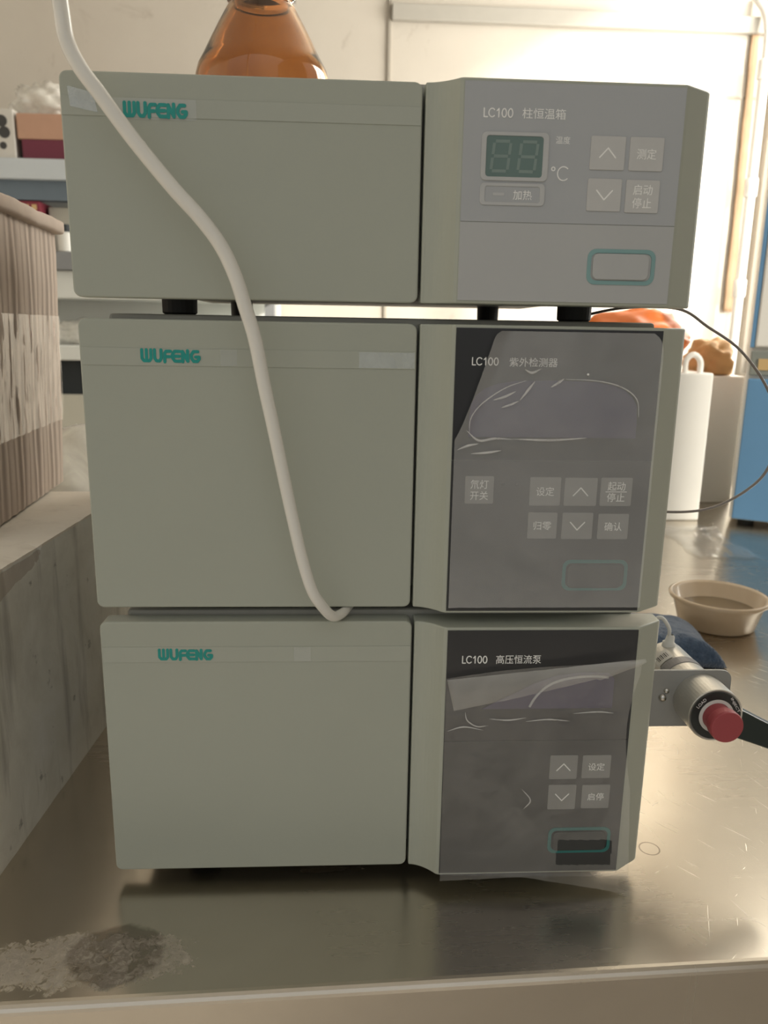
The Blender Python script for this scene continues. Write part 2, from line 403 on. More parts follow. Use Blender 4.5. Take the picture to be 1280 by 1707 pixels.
def tube(pts, r, n=12, sub=6, bm=None, inner=None):
    bm = bm or bmesh.new(); P = catmull(pts, sub) if sub else [Vector(p) for p in pts]
    up = Vector((0.13, .97, .21)); rings = []
    for i, p in enumerate(P):
        d = (P[min(i+1, len(P)-1)]-P[max(i-1, 0)]).normalized()
        s = d.cross(up).normalized(); u = s.cross(d).normalized(); up = u
        rr = r(i/(len(P)-1)) if callable(r) else r
        rings.append([bm.verts.new(p+s*rr*cos(2*pi*k/n)+u*rr*sin(2*pi*k/n)) for k in range(n)])
    for A, B in zip(rings, rings[1:]):
        for k in range(n): bm.faces.new((A[k], A[(k+1) % n], B[(k+1) % n], B[k]))
    bm.faces.new(list(reversed(rings[0]))); bm.faces.new(rings[-1])
    bmesh.ops.recalc_face_normals(bm, faces=bm.faces); return bm
def text_bm(body, x0, z0, x1, z1, y, depth=.00012, keep=False):
    """lettering fitted to a box on a plane facing the viewer side (-y)"""
    c = bpy.data.curves.new('lettering', 'FONT'); c.body = body; c.resolution_u = 3; c.align_x = 'LEFT'
    o = bpy.data.objects.new('lettering', c); COL.objects.link(o)
    dg = bpy.context.evaluated_depsgraph_get(); me = bpy.data.meshes.new_from_object(o.evaluated_get(dg))
    bpy.data.objects.remove(o); bpy.data.curves.remove(c)
    bm = bmesh.new(); bm.from_mesh(me); bpy.data.meshes.remove(me)
    xs = [v.co.x for v in bm.verts]; ys = [v.co.y for v in bm.verts]
    ax, bx_, ay, by = min(xs), max(xs), min(ys), max(ys)
    sx_, sz_ = (x1-x0)/(bx_-ax), (z1-z0)/(by-ay)
    if keep: sx_ = sz_ = min(sx_, sz_)
    ox, oz = (x0+x1)/2-(ax+bx_)/2*sx_, (z0+z1)/2-(ay+by)/2*sz_
    for v in bm.verts: v.co = Vector((v.co.x*sx_+ox, y, v.co.y*sz_+oz))
    g = bmesh.ops.extrude_face_region(bm, geom=bm.faces[:])
    for v in [q for q in g['geom'] if isinstance(q, bmesh.types.BMVert)]: v.co.y -= depth
    bmesh.ops.recalc_face_normals(bm, faces=bm.faces); return bm
def strokes_bm(paths, th, fx, fz, y, depth=.00012, n=10):
    bm = bmesh.new()
    cnt = [0]
    def slab(pts): cnt[0] += 1; prism_y(pts, y-depth-cnt[0]*2.5e-6, y, bm)
    for path in paths:
        P = [Vector((fx(a), fz(b))) for a, b in path]
        for a, b in zip(P, P[1:]):
            d = (b-a).normalized(); q = Vector((-d.y, d.x))*th/2
            slab([(a+q)[:], (a-q)[:], (b-q)[:], (b+q)[:]])
        for k, p in enumerate(P): slab([(p.x+th/2*cos(2*pi*j/n), p.y+th/2*sin(2*pi*j/n)) for j in range(n)])
    return bm
LOGO = [[(.14, .95), (.14, .32), (.32, .14), (.86, .14), (1.02, .32), (1.02, .95)], [(.58, .95), (.58, .14)],
        [(1.38, .95), (1.38, .34), (1.55, .14), (1.85, .14), (2.02, .34), (2.02, .95)],
        [(2.36, .08), (2.36, .70), (2.52, .86), (2.95, .86)], [(2.36, .46), (2.85, .46)],
        [(3.85, .86), (3.35, .86), (3.12, .62), (3.12, .38), (3.35, .14), (3.9, .14)], [(3.15, .5), (3.8, .5)],
        [(4.12, .1), (4.12, .86), (4.62, .14), (4.62, .92)],
        [(5.62, .86), (5.2, .86), (4.98, .62), (4.98, .38), (5.2, .14), (5.55, .14), (5.74, .32), (5.74, .46), (5.4, .46)]]
def logo_bm(x0, z0, x1, z1, y):
    W_, H_ = x1-x0, z1-z0
    return strokes_bm(LOGO, H_*.235, lambda a: x0+a/5.86*W_, lambda b: z0+b*H_, y)
def sheet(fn, nu, nv, keep=None):
    """grid surface fn(u, v) -> (x, y, z); keep(u, v) filters the faces"""
    bm = bmesh.new(); V = [[bm.verts.new(fn(i/nu, j/nv)) for i in range(nu+1)] for j in range(nv+1)]
    for j in range(nv):
        for i in range(nu):
            if keep is None or keep((i+.5)/nu, (j+.5)/nv): bm.faces.new((V[j][i], V[j][i+1], V[j+1][i+1], V[j+1][i]))
    bmesh.ops.delete(bm, geom=[v for v in bm.verts if not v.link_faces], context='VERTS')
    return bm
def fbm(x, y, z, o=4): return mnoise.fractal(Vector((x, y, z)), 1.0, 2.0, o)

# ------------------------------------------------------------------ setting
FZ = -.72
CZ = 2.15
struct(obj('floor', BX(-2.2, 1.9, -2.3, 2.5, FZ-.05, FZ), M['floor']))
struct(obj('ceiling', BX(-2.2, 1.9, -1.2, 2.5, CZ, CZ+.05), M['ceiling']))
struct(obj('wall_back', BX(-2.2, 1.9, 2.4, 2.5, FZ, CZ), M['wall']))
struct(obj('wall_left', BX(-2.2, -2.1, -1.2, 2.4, FZ, CZ), M['wall']))
bm = BX(RX, RX+.08, -2.3, WY0, FZ, CZ); box(bm, RX, RX+.08, WY1, 2.4, FZ, CZ); box(bm, RX, RX+.08, WY0, WY1, FZ, WZ0); box(bm, RX, RX+.08, WY0, WY1, WZ1, CZ)
struct(obj('wall_right', bm, M['wall']))
fr = bmesh.new()
for a in ((RX+.02, RX+.06, WY0, WY1, WZ0, WZ0+.05), (RX+.02, RX+.06, WY0, WY1, WZ1-.05, WZ1), (RX+.02, RX+.06, WY0, WY0+.05, WZ0, WZ1), (RX+.02, RX+.06, WY1-.05, WY1, WZ0, WZ1), (RX+.02, RX+.06, 1.18, 1.23, WZ0, WZ1)): box(fr, *a)
win = struct(obj('window_1', fr, M['machine_white'], bevel=.003))
obj('window_pane', BX(RX+.038, RX+.042, WY0+.05, WY1-.05, WZ0+.05, WZ1-.05), M['pane'], win)
struct(obj('trim_1', BX(.287, .299, 2.392, 2.4, FZ, CZ), M['joint'], bevel=.002))
struct(obj('trim_2', BX(.299, RX, 2.375, 2.4, 1.333, 1.382), M['trunk'], bevel=.004))
struct(obj('trim_3', BX(.299, RX, 2.396, 2.4, 1.137, 1.145), M['joint']))
def stain_fn(u, v):
    x = 1.515+.028*v*0+.012*(1-v)+(u-.5)*(.022+.022*fbm(v*5, 3, 0)*.5+.012*(1-v)); z = .437+v*(1.36-.437)
    return (x, 2.394-.002*sin(u*pi)-.002*abs(fbm(u*3, v*14, 2)), z)
so = obj('trim_4', sheet(stain_fn, 6, 40), M['stain'], smooth=True); struct(so)
md = so.modifiers.new('solid', 'SOLIDIFY'); md.thickness = .004; md.offset = 1

cp = thing('conduit_pipe', 'white plastic conduit pipe running down the wall corner beside the window', 'pipe', (1.53, 2.33, FZ))
obj('pipe', lathe([(.016, 0), (.016, 1.93)], 20), M['conduit'], cp, smooth=True)
for z in (1.93, 1.565, 1.235):
    obj('coupling', lathe([(.0165, z-.03), (.021, z-.028), (.021, z+.028), (.0165, z+.03)], 20), M['conduit'], cp, smooth=True)
obj('bend', tube([(0, 0, 1.94), (0, 0, 2.02), (-.005, .02, 2.10), (-.03, .05, 2.16)], .013, 14), M['conduit'], cp, smooth=True)

# ------------------------------------------------------------------ steel table
TA = radians(2.19)
tb = thing('steel_table', 'scratched stainless steel table carrying the stack of three instruments', 'table', (.17, -.0875, 0), TA)
bm = BX(-1.05, 1.30, 0, 1.42, -.062, 0)
o = obj('table_top', bm, M['steel'], tb, bevel=.005, seg=4)
for x in (-1.0, 1.25):
    for y in (.06, 1.36):
        obj('leg', lathe([(.019, FZ), (.019, -.062)], 16), M['steel_plain'], tb, smooth=True).location = (x, y, 0)
obj('lower_shelf', BX(-1.0, 1.25, .06, 1.36, -.55, -.52), M['steel_plain'], tb, bevel=.003)

# ------------------------------------------------------------------ the three instruments
W = .34; SEAM = .1871; BD = .0107; XA, XB = .2057, .3239
def instrument(name, label, cat, loc, H, nudge):
    t = thing(name, label, cat, loc)
    # left front panel with rounded outer corners
    obj('front_panel', prism_y(rrect(0, 0, SEAM-.0008, H, .0042), 0, .013), M['paint'], t, bevel=.0010, seg=3)
    # right fascia: concave ramp to a proud panel frame, sloping right flank
    pf = []
    for k in range(9):
        u = k/8; pf.append((SEAM+.0008+u*(XA-.0012-SEAM-.0008), -BD*.92*u**1.9))
    pf += [(XA+.0006, -BD), (XB-.0012, -BD), (XB+.0004, -BD+.0008), (W-.002, -.0006), (W, .0012), (W, .013), (SEAM+.0008, .013)]
    f = obj('fascia', prism_z(pf, 0, H), M['paint'], t, bevel=.0009, seg=2)
    for p in f.data.polygons: p.use_smooth = False
    # housing behind
    obj('housing', BX(.013, W-.013, .0132, .372, .0087, H+.003), M['body'], t, bevel=.002)
    return t
def panels(t, H, zs, y, up='gloss_black', low='dark_grey'):
    obj('display_panel', BX(.2068, .3224, y, y+.0012, zs, H-.0017), M[up], t, bevel=.0002)
    obj('lower_panel', BX(.2068, .3224, y, y+.0012, .0016, zs-.0002), M[low], t, bevel=.0002)
def feet(t, z0, h):
    for x in (.0495, .2845):
        for y in (.035, .326):
            obj('foot', lathe([(.0085, -h), (.0100, -h+.0012), (.0103, 0), (.0103, .0012)], 24), M['rubber'], t, smooth=False).location = (x, y, z0)
def button(t, r, y, legend, kind='text', m='button'):
    x0, z1, x1, z0 = r
    b = obj('button', prism_y(rrect(x0, z0, x1, z1, .0008, 3), y-.0006, y), M[m], t, bevel=.0002)
    if kind == 'text':
        for k, line in enumerate(legend):
            cx, hh = (x0+x1)/2, .0052; ww = .0047*len(line)
            cz = (z0+z1)/2 + (len(legend)-1)*.0033 - k*.0066
            obj('legend', text_bm(line, cx-ww/2*1.1, cz-hh/2, cx+ww/2*1.1, cz+hh/2, y-.0006), M['white_ink'], b)
        if kind == 'text' and len(legend) == 2 and legend[0] == '起动':
            obj('legend_bar', BX(x0+.003, x1-.003, y-.00072, y-.0006, (z0+z1)/2-.0002, (z0+z1)/2+.0002), M['white_ink'], b)
    else:
        s = 1 if kind == 'up' else -1; cx, cz = (x0+x1)/2, (z0+z1)/2
        obj('arrow', strokes_bm([[(-.0042, -.0022*s), (0, .0024*s), (.0042, -.0022*s)]], .0007, lambda a: cx+a, lambda b_: cz+b_, y-.0006), M['white_ink'], b)
    return b
def power(t, ro, bt, y, m='power', mring='teal_ring'):
    o_ = rrect(ro[0], ro[3], ro[2], ro[1], .0045); n_ = [ro[0]+.0021, ro[3]+.0021, ro[2]-.0021, ro[1]-.0021]
    obj('button_ring', ring_y(o_, rrect(*n_, .0032), y-.0004, y+.0004), M[mring], t, bevel=.0001)
    b = obj('power_button', prism_y(rrect(bt[0], bt[3], bt[2], bt[1], .0030), y-.0014, y), M[m], t, bevel=.0005)
    return b
def title(t, lc, cn, words, y):
    wd, ht = lc[2]-lc[0], lc[1]-lc[3]
    ell = lambda cx, rx, a0, a1: [(cx+rx*cos(a0+(a1-a0)*k/18), .5+.46*sin(a0+(a1-a0)*k/18)) for k in range(19)]
    glyphs = [[(.08, .96), (.08, .04), (.52, .04)], ell(1.06, .40, .75, 2*pi-.75), [(1.66, .72), (1.90, .96), (1.90, .04)], ell(2.56, .27, 0, 2*pi), ell(3.33, .27, 0, 2*pi)]
    obj('lettering', strokes_bm(glyphs, ht*.13, lambda a: lc[0]+a/3.62*wd, lambda b: lc[3]+b*ht, y, n=6), M['white_ink'], t)
    obj('lettering', text_bm(words, cn[0], cn[3], cn[2], cn[1], y), M['white_ink'], t)
def strip(t, x0, x1, z0, z1):
    return obj('label_strip', BX(x0, x1, -.0004, .001, z0, z1), M['strip'], t, bevel=.0001)

# --- top: column oven
t1 = instrument('column_oven', 'topmost beige instrument with the two-digit green temperature display', 'instrument', (0, 0, .3655), .1115, 0)
y1 = -BD-.0005
panels(t1, .1115, .0420, y1, 'hazed_up', 'hazed_low')
feet(t1, .0087, .0167)
for s_ in (strip(t1, .0006, SEAM-.0014, .0903, .0993),):
    obj('clear_tape', sheet(lambda u, v: (.0250+u*.044, -.00058, .0892+v*.0098), 2, 2), M['clear_tape'], s_)
    obj('frosted_tape', prism_y([(.0042, .1040), (.0172, .1010), (.0188, .0918), (.0052, .0944)], -.00060, -.00045), M['shiny_tape'], s_)
obj('brand_logo', logo_bm(.0318, .0897, .0645, .0973, -.00056), M['teal'], t1)
title(t1, (.2168, .0972, .2320, .0928), (.2370, .0977, .2596, .0927), '柱恒温箱', y1)
fo, fi = rrect(.2164, .0624, .2518, .0860, .0026), rrect(.2190, .0643, .2488, .0842, .0016)
dw = obj('temperature_display', prism_y(fi, y1-.0003, y1+.0003), M['green_glass'], t1)
obj('display_frame', ring_y(fo, fi, y1-.0007, y1+.0002), M['grey_line'], dw, bevel=.0002)
for cx in (.2268, .2410):      # unlit seven-segment digits
    g = bmesh.new(); hw, hh, th = .0043, .0072, .0015; sl = .10
    def seg(xa, za, xb, zb): prism_y([(cx+x+z*sl, .0743+z) for x, z in ((xa, za), (xb, za), (xb, zb), (xa, zb))], y1-.0004, y1-.0003, g)
    for z in (-hh, 0, hh): seg(-hw+.0006, z-th/2, hw-.0006, z+th/2)
    for x in (-hw, hw):
        seg(x-th/2, .0008, x+th/2, hh-.0008); seg(x-th/2, -hh+.0008, x+th/2, -.0008)
    obj('digit', g, M['segment'], dw)
fo, fi = rrect(.2166, .0503, .2510, .0613, .0022), rrect(.2192, .0519, .2483, .0597, .0012)
hi = obj('heating_indicator', prism_y(fi, y1-.0002, y1+.0003), M['hazed_up'], t1)
obj('indicator_frame', ring_y(fo, fi, y1-.0006, y1+.0002), M['grey_line'], hi, bevel=.0002)
obj('indicator_bar', BX(.2235, .2294, y1-.0004, y1-.0002, .0551, .0565), M['grey_line'], hi)
obj('legend', text_bm('加热', .2342, .0532, .2442, .0580, y1-.0002), M['white_ink'], hi)
obj('lettering', text_bm('温度', .2553, .0811, .2628, .0847, y1), M['white_ink'], t1)
obj('lettering', strokes_bm([[(.2548+.0009*cos(k/10*2*pi), .0689+.0009*sin(k/10*2*pi)) for k in range(11)], [(.2603+.0031*cos(.8+(2*pi-1.6)*k/18), .0667+.0034*sin(.8+(2*pi-1.6)*k/18)) for k in range(19)]], .00055, lambda a: a, lambda b: b, y1, n=6), M['white_ink'], t1)
button(t1, (.2738, .0855, .2922, .0690), y1, None, 'up', m='hazed_button')
button(t1, (.2946, .0855, .3127, .0690), y1, ['测定'], 'text', 'hazed_button')
button(t1, (.2736, .0648, .2918, .0486), y1, None, 'down', m='hazed_button')
button(t1, (.2942, .0646, .3123, .0482), y1, ['启动', '停止'], 'text', 'hazed_button')
power(t1, (.2764, .0296, .3136, .0112), (.2793, .0272, .3101, .0138), y1, 'hazed_low', 'hazed_teal')

# --- middle: ultraviolet detector
t2 = instrument('uv_detector', 'middle beige instrument of the stack, cloudy film with added glare haze bubbled over its purple screen', 'instrument', (.0004, .0018, .1874), .1671, 0)
y2 = -BD-.0005
panels(t2, .1671, .0922, y2)
feet(t2, .0087, .0139)
for s_ in (strip(t2, .0010, SEAM-.0014, .1420, .1515),):
    obj('frosted_tape', sheet(lambda u, v: (.1540+u*(SEAM-.1558), -.00052, .1424+v*.0087), 2, 2), M['shiny_tape'], s_)
    obj('clear_tape', sheet(lambda u, v: (.0770+u*.009, -.00052, .1424+v*.0087), 2, 2), M['clear_tape'], s_)
obj('brand_logo', logo_bm(.0332, .1436, .0659, .1510, -.00046), M['teal'], t2)
title(t2, (.2160, .1496, .2307, .1453), (.2370, .1498, .2640, .1449), '紫外检测器', y2)
lw = [(.2160, .1050), (.3120, .1050)] + [(.3120-.0*k, .1050) for k in range(0)]
dome = [(.2156, .1055), (.3116, .1055)]
for k in range(0, 13):
    a = k/12*pi; cx = .2636+.0480*(1 if cos(a) > 0 else -1)*abs(cos(a))**.55; dome.append((cx, .1160+.0215*sin(a)**.75))
obj('display_window', prism_y(dome, y2-.0004, y2), M['lcd'], t2, bevel=.0002)
for x in (.2369, .2449): obj('indicator_light', lathe([(.0009, -.0005), (.0012, -.0001), (.0012, 0)], 12, 'Y'), M['power'], t2).location = (x, y2, .0787)
button(t2, (.2150, .0832, .2315, .0670), y2, ['氘灯', '开关'])
button(t2, (.2525, .0828, .2705, .0661), y2, ['设定'])
button(t2, (.2727, .0826, .2918, .0660), y2, None, 'up')
button(t2, (.2938, .0828, .3123, .0661), y2, ['起动', '停止'])
button(t2, (.2525, .0620, .2697, .0463), y2, ['归零'])
button(t2, (.2726, .0620, .2908, .0461), y2, None, 'down')
button(t2, (.2939, .0614, .3120, .0461), y2, ['确认'])
power(t2, (.2749, .0334, .3141, .0144), (.2776, .0308, .3106, .0162), y2)
def film2(u, v):                                   # v: 0 bottom, 1 top
    z = .0045+v*(.1640-.0045)
    left = .2076 if z < .104 else (.2072+(.2285-.2072)*((z-.104)/.060)**.85)
    right = .3226
    if z > .152: k = (z-.152)/.0125; right -= .0085*max(0, 1-math.sqrt(max(0, 1-min(k, 1)**2)))
    if z > .160: k = (z-.160)/.0042; left += .0035*max(0, 1-math.sqrt(max(0, 1-min(k, 1)**2)))
    x = left+u*(right-left)
    d = math.hypot((x-.264)/.052, (z-.118)/.019)
    lift = .0012*max(0, 1.25-d)
    rid = .0006*abs(fbm(x*60, z*60, 5)) + .0010*max(0, fbm(x*34+z*30, z*150, 2))*max(0, 1-abs(z-.106)/.012)
    edge = .0022*max(0, 1-u*14)*(1 if z > .104 else .3)
    return (x, y2-.0022-lift-rid-edge, z)
obj('protective_film', sheet(film2, 56, 80), M['film_mid'], t2, smooth=True)
# raised creases of the film over the screen
for pts in ([(.2280, .1265), (.2345, .1285), (.2405, .1315)], [(.2330, .1225), (.2375, .1240), (.2425, .1262)], [(.2430, .1265), (.2475, .1325), (.2510, .1372)],
            [(.2600, .1340), (.2640, .1365), (.2672, .1388)], [(.2140, .1095), (.2210, .1040), (.2300, .1052), (.2400, .1048)], [(.2090, .0985), (.2150, .1010), (.2210, .1022)],
            [(.2170, .0965), (.2260, .0972), (.2340, .0985)], [(.2450, .1435), (.2490, .1418), (.2540, .1440)],
            [(.2155, .1085), (.2160, .1160), (.2200, .1225), (.2270, .1285), (.2360, .1340), (.2460, .1375)], [(.2680, .1385), (.2860, .1378), (.3000, .1345), (.3090, .1280), (.3110, .1180)], [(.2400, .1050), (.2620, .1046), (.2820, .1060)]):
    P = [(x, y2-.0040, z) for x, z in pts]
    obj('film_crease', tube(P, (lambda s: .00012+.00028*sin(pi*s)) if len(P) > 4 else (lambda s: .00015+.0006*sin(pi*s)), 8, 5), M['crease'], t2, smooth=True)
obj('film_speck', lathe([(0, -.0006), (.0006, -.0003), (.0006, .0002), (0, .0004)], 10, 'Y'), M['white_ink'], t2).location = (.2805, y2-.0036, .1413)

# --- bottom: high pressure pump
t3 = instrument('pump_unit', 'lowest beige instrument of the stack, its panel film peeled and drooping below', 'instrument', (.0016, -.0007, .0101), .1691, 0)
y3 = -BD-.0005
panels(t3, .1691, .0950, y3)
feet(t3, .0087, .0188)
for s_ in (strip(t3, .0010, SEAM-.0014, .1434, .1532),):
    obj('clear_tape', sheet(lambda u, v: (.1150+u*.010, -.00052, .1438+v*.009), 2, 2), M['clear_tape'], s_)
obj('brand_logo', logo_bm(.0337, .1446, .0662, .1519, -.00046), M['teal'], t3)
title(t3, (.2159, .1513, .2310, .1465), (.2365, .1517, .2639, .1461), '高压恒流泵', y3)
dome = [(.2290, .1165), (.3100, .1165), (.3100, .1330)]
for k in range(1, 10):
    a = k/9*pi/2; dome.append((.3100-.018*(1-cos(pi/2-a)) if False else .3100-.0810*(k/9), .1330+.0095*sin(pi*min(1, k/9*.72+.1))))
dome = [(.2290, .1165), (.3100, .1165), (.3100, .1360), (.3060, .1400), (.2900, .1405), (.2740, .1385), (.2600, .1330), (.2480, .1265), (.2380, .1215)]
obj('display_window', prism_y(dome, y3-.0004, y3), M['lcd'], t3, bevel=.0002)
arc = [(.2585, .1180), (.2620, .1245), (.2680, .1310), (.2760, .1350), (.2860, .1372), (.2980, .1378), (.3060, .1370)]
obj('window_arc', tube([(x, y3-.0006, z) for x, z in arc], .0008, 8, 4), M['grey_line'], t3, smooth=True)
button(t3, (.2738, .0848, .2913, .0683), y3, None, 'up')
button(t3, (.2943, .0846, .3124, .0687), y3, ['设定'])
button(t3, (.2740, .0643, .2917, .0470), y3, None, 'down')
button(t3, (.2955, .0640, .3134, .0474), y3, ['启停'])
power(t3, (.2760, .0335, .3165, .0152), (.2789, .0309, .3131, .0175), y3)
def film3(u, v):
    xt = .2065+u*(.3237-.2065); zt = .1380+.0143*u+.0012*sin(u*5)
    zb = (-.0009+.0036*u/.43) if u < .43 else (.0027-(.0119)*(u-.43)/.57)
    z = zb+(zt-zb)*v
    l = .2065-.0012*(1-v)+.0016*(1-v); r = .3225-.0045*max(0, sin(pi*min(1, max(0, (v-.45)/.5))))+.0055*(1-v)**2
    x = l+u*(r-l)
    lift = .0006+.0008*abs(fbm(x*45, z*45, 3))+.0050*(1-v)**3*u+.0035*max(0, v-.78)/.22*u+.0022*max(0, u-.9)/.1
    lift += .0012*max(0, fbm(x*20, z*110, 7))*max(0, 1-abs(z-.112)/.012)
    if z < .004: lift += .0012
    return (x, y3-.0022-lift, z)
def keep3(u, v):
    x, y, z = film3(u, v); return not (.2808 < x < .3157 and .0103 < z < .0278)
obj('protective_film', sheet(film3, 140, 190, keep3), M['film_low'], t3, smooth=True)
def flap(u, v):
    zt = .1382+.0143*u; dip = .0210*(1-u)**.55*(1 if u > .04 else u/.04) if u < .78 else .0080*(1-u)/.22+.0030
    z = zt-(1-v)*dip
    return (.2066+u*.1180-.0*v, y3-.0052-.0016*sin(pi*v)-.0010*abs(fbm(u*9, v*4, 2))-.0030*u, z)
obj('film_flap', sheet(flap, 50, 8), M['film_fold'], t3, smooth=True)
for pts in ([(.2185, .1165), (.2200, .1110), (.2260, .1070), (.2330, .1075)], [(.2330, .1120), (.2450, .1110), (.2560, .1125)], [(.2080, .1040), (.2180, .1068), (.2300, .1045)],
            [(.2560, .1100), (.2700, .1112), (.2830, .1100)], [(.2850, .1150), (.3000, .1160), (.3100, .1150)], [(.2580, .0500), (.2620, .0560), (.2560, .0640)]):
    obj('film_crease', tube([(x, y3-.0040, z) for x, z in pts], lambda s: .0001+.0004*sin(pi*s), 6, 5), M['crease'], t3, smooth=True)

# ------------------------------------------------------------------ tubing
tp = [(.083, .215, .6150), (.083, .212, .640), (.073, .175, .685), (.050, .105, .700), (.026, .040, .670), (.0120, .000, .620), (.0095, -.014, .560), (.0099, -.02, .5089), (.0104, -.02, .4962), (.0120, -.02, .4834), (.0177, -.02, .4718), (.0256, -.02, .4614), (.0363, -.02, .4468), (.0459, -.02, .4347), (.0599, -.02, .4182),
      (.0729, -.02, .4043), (.0825, -.02, .3914), (.0894, -.02, .3768), (.0940, -.02, .3618), (.0989, -.02, .3451), (.1032, -.02, .3216), (.1077, -.02, .2992), (.1128, -.02, .2728), (.1175, -.02, .2491),
      (.1227, -.02, .2248), (.1283, -.019, .2052), (.1340, -.016, .1945), (.1398, -.010, .1862), (.1455, .000, .1842), (.1500, .012, .1848), (.1560, .030, .1851)]
tag(obj('plastic_tube', tube(tp, lambda s: .0038 if s < .62 else .0038-.0006*min(1, (s-.62)/.25) if s < .9 else .0032-.0008*(s-.9)/.1, 16, 6), M['tube'], smooth=True), 'milky white plastic tube hanging diagonally across the instrument fronts', 'tube')
cw = [(.290, .06, .3600), (.318, .045, .3665), (.3462, .03, .3661), (.3658, .03, .3559), (.3880, .03, .3420), (.4080, .03, .3187), (.4170, .03, .2946), (.4145, .03, .2698), (.4008, .03, .2542), (.3786, .03, .2431), (.3526, .032, .2405), (.334, .05, .240), (.326, .07, .240)]
tag(obj('capillary_line', tube(cw, .00085, 8, 8), M['capillary'], smooth=True), 'thin dark capillary looping out from the right side of the stack', 'tube')

# ------------------------------------------------------------------ injection valve
VX, VZ = .3950, .1038
iv = thing('injection_valve', 'metal injection valve with red knob on a grey bracket beside the lowest instrument', 'valve', (VX, .02, VZ))
def at_iv(o): return o
PL = .025   # plate distance behind the valve front
pts = [(-.0655, .0212), (.0130, .0212)]
for k in range(1, 6): a = pi/2-k/5*pi/2; pts.append((.0140+.0075*cos(a)-.0, .0137+.0075*sin(a)))
pts += [(.0215, -.0212), (-.0655, -.0212)]
obj('bracket', prism_y(pts, PL, PL+.0022), M['bracket'], iv, bevel=.0004)
obj('valve_body', lathe([(0, .0008), (.0160, .0008), (.0181, 0), (.0186, .0006), (.0186, PL)], 56, 'Y'), M['valve'], iv, smooth=False)
obj('dial_ring', lathe([(.0118, .0007), (.0118, -.0005), (.0168, -.0005), (.0168, .0007)], 56, 'Y', closed=True), M['ring'], iv)
obj('inner_ring', lathe([(.0096, .0007), (.0096, -.0012), (.0118, -.0010), (.0118, .0007)], 48, 'Y', closed=True), M['white_plastic'], iv)
for wd, ang, rr in (('LOAD', 140, .0143), ('INJECT', 32, .0143)):
    b = text_bm(wd, -.0010*len(wd), -.0011, .0010*len(wd), .0011, 0, .0001)
    bmesh.ops.rotate(b, verts=b.verts, cent=(0, 0, 0), matrix=Matrix.Rotation(-radians(ang-90), 3, 'Y'))
    bmesh.ops.translate(b, verts=b.verts, vec=(rr*cos(radians(ang)), -.0005, rr*sin(radians(ang))))
    obj('lettering', b, M['white_ink'], iv)
obj('red_knob', lathe([(.0095, .0006), (.0095, -.0085), (.0108, -.0095), (.0111, -.0150), (.0105, -.0165), (0, -.0168)], 40, 'Y'), M['red'], iv, bevel=.0004)
# lever
d = Vector((.92, 0, -.40)).normalized(); q = Vector((.40, 0, .92)).normalized()
hp = []
for s_, hw in ((.008, .0102), (.020, .0098), (.034, .0088), (.052, .0078), (.062, .0072)): hp.append((s_, hw))
out = [(d*s_+q*hw) for s_, hw in hp] + [d*.066+q*.004, d*.066-q*.004] + [(d*s_-q*hw) for s_, hw in reversed(hp)]
obj('lever', prism_y([(p.x, p.z) for p in out], .0008, .0105), M['black_green'], iv, bevel=.0018, seg=3)
# rear barrel behind the bracket
obj('rear_barrel', lathe([(.0170, PL+.0022), (.0170, .086), (.0160, .0875), (0, .0878)], 48, 'Y'), M['valve'], iv)
obj('barrel_band', lathe([(.01705, .048), (.0174, .0482), (.0174, .0575), (.01705, .0577)], 48, 'Y'), M['band'], iv)
bl = bmesh.new()
for k in range(9):
    a = radians(118+k*5.0)
lb = sheet(lambda u, v: (.01745*cos(radians(110+42*u)), .0590+v*.0140, .01745*sin(radians(110+42*u))), 10, 1)
lab = obj('barrel_label', lb, M['whitebox'], iv, smooth=True)
bb = bmesh.new()
for k in range(7):
    a0, a1 = radians(116+k*4.4), radians(116+k*4.4+(2.4 if k % 2 else 1.4)); R_ = .01755
    v = [bb.verts.new((R_*cos(a), y, R_*sin(a))) for a, y in ((a0, .0625), (a1, .0625), (a1, .0690), (a0, .0690))]; bb.faces.new(v)
obj('barcode', bb, M['black_ink'], lab)
fb = lathe([(.0050, 0), (.0050, .0035), (.0036, .0040), (.0030, .0085), (.0018, .010)], 20); bmesh.ops.rotate(fb, verts=fb.verts, cent=(0, 0, 0), matrix=Matrix.Rotation(radians(8), 3, 'Y'))
ft = obj('fitting', fb, M['white_plastic'], iv, smooth=True); ft.location = (-.001, .080, .0155)
obj('fitting_tube', tube([(0, 0, .009), (-.0005, .001, .015), (-.005, .004, .0215), (-.0100, .006, .0195), (-.016, .008, .008), (-.021, .010, -.006), (-.030, .010, -.015)], .0014, 10, 6), M['white_plastic'], ft, smooth=True)
obj('fitting_tube', tube([(-.050, .02, .010), (-.030, .010, .006), (-.024, .004, -.004), (-.026, -.004, -.016)], .0011, 8, 6), M['white_plastic'], ft, smooth=True)
obj('set_screw', lathe([(0, -.0022), (.0022, -.0018), (.0028, 0)], 14, 'Y'), M['chrome'], iv, smooth=True).location = (-.0265, PL-.0002, .001)
obj('set_screw', lathe([(0, -.0012), (.0016, -.001), (.0020, 0)], 12, 'Y'), M['chrome'], iv, smooth=True).location = (-.0240, PL-.0002, .006)
for k in range(3):
    dx = k*.0022
    obj('sample_loop', tube([(-.060, PL-.006, .010-k*.001), (-.052+dx, PL-.005, .009-k*.0008), (-.0455+dx, PL-.004, .002), (-.044+dx, PL-.004, -.006), (-.0455+dx, PL-.004, -.012-k*.001)], .0006, 8, 6), M['chrome'], iv, smooth=True)

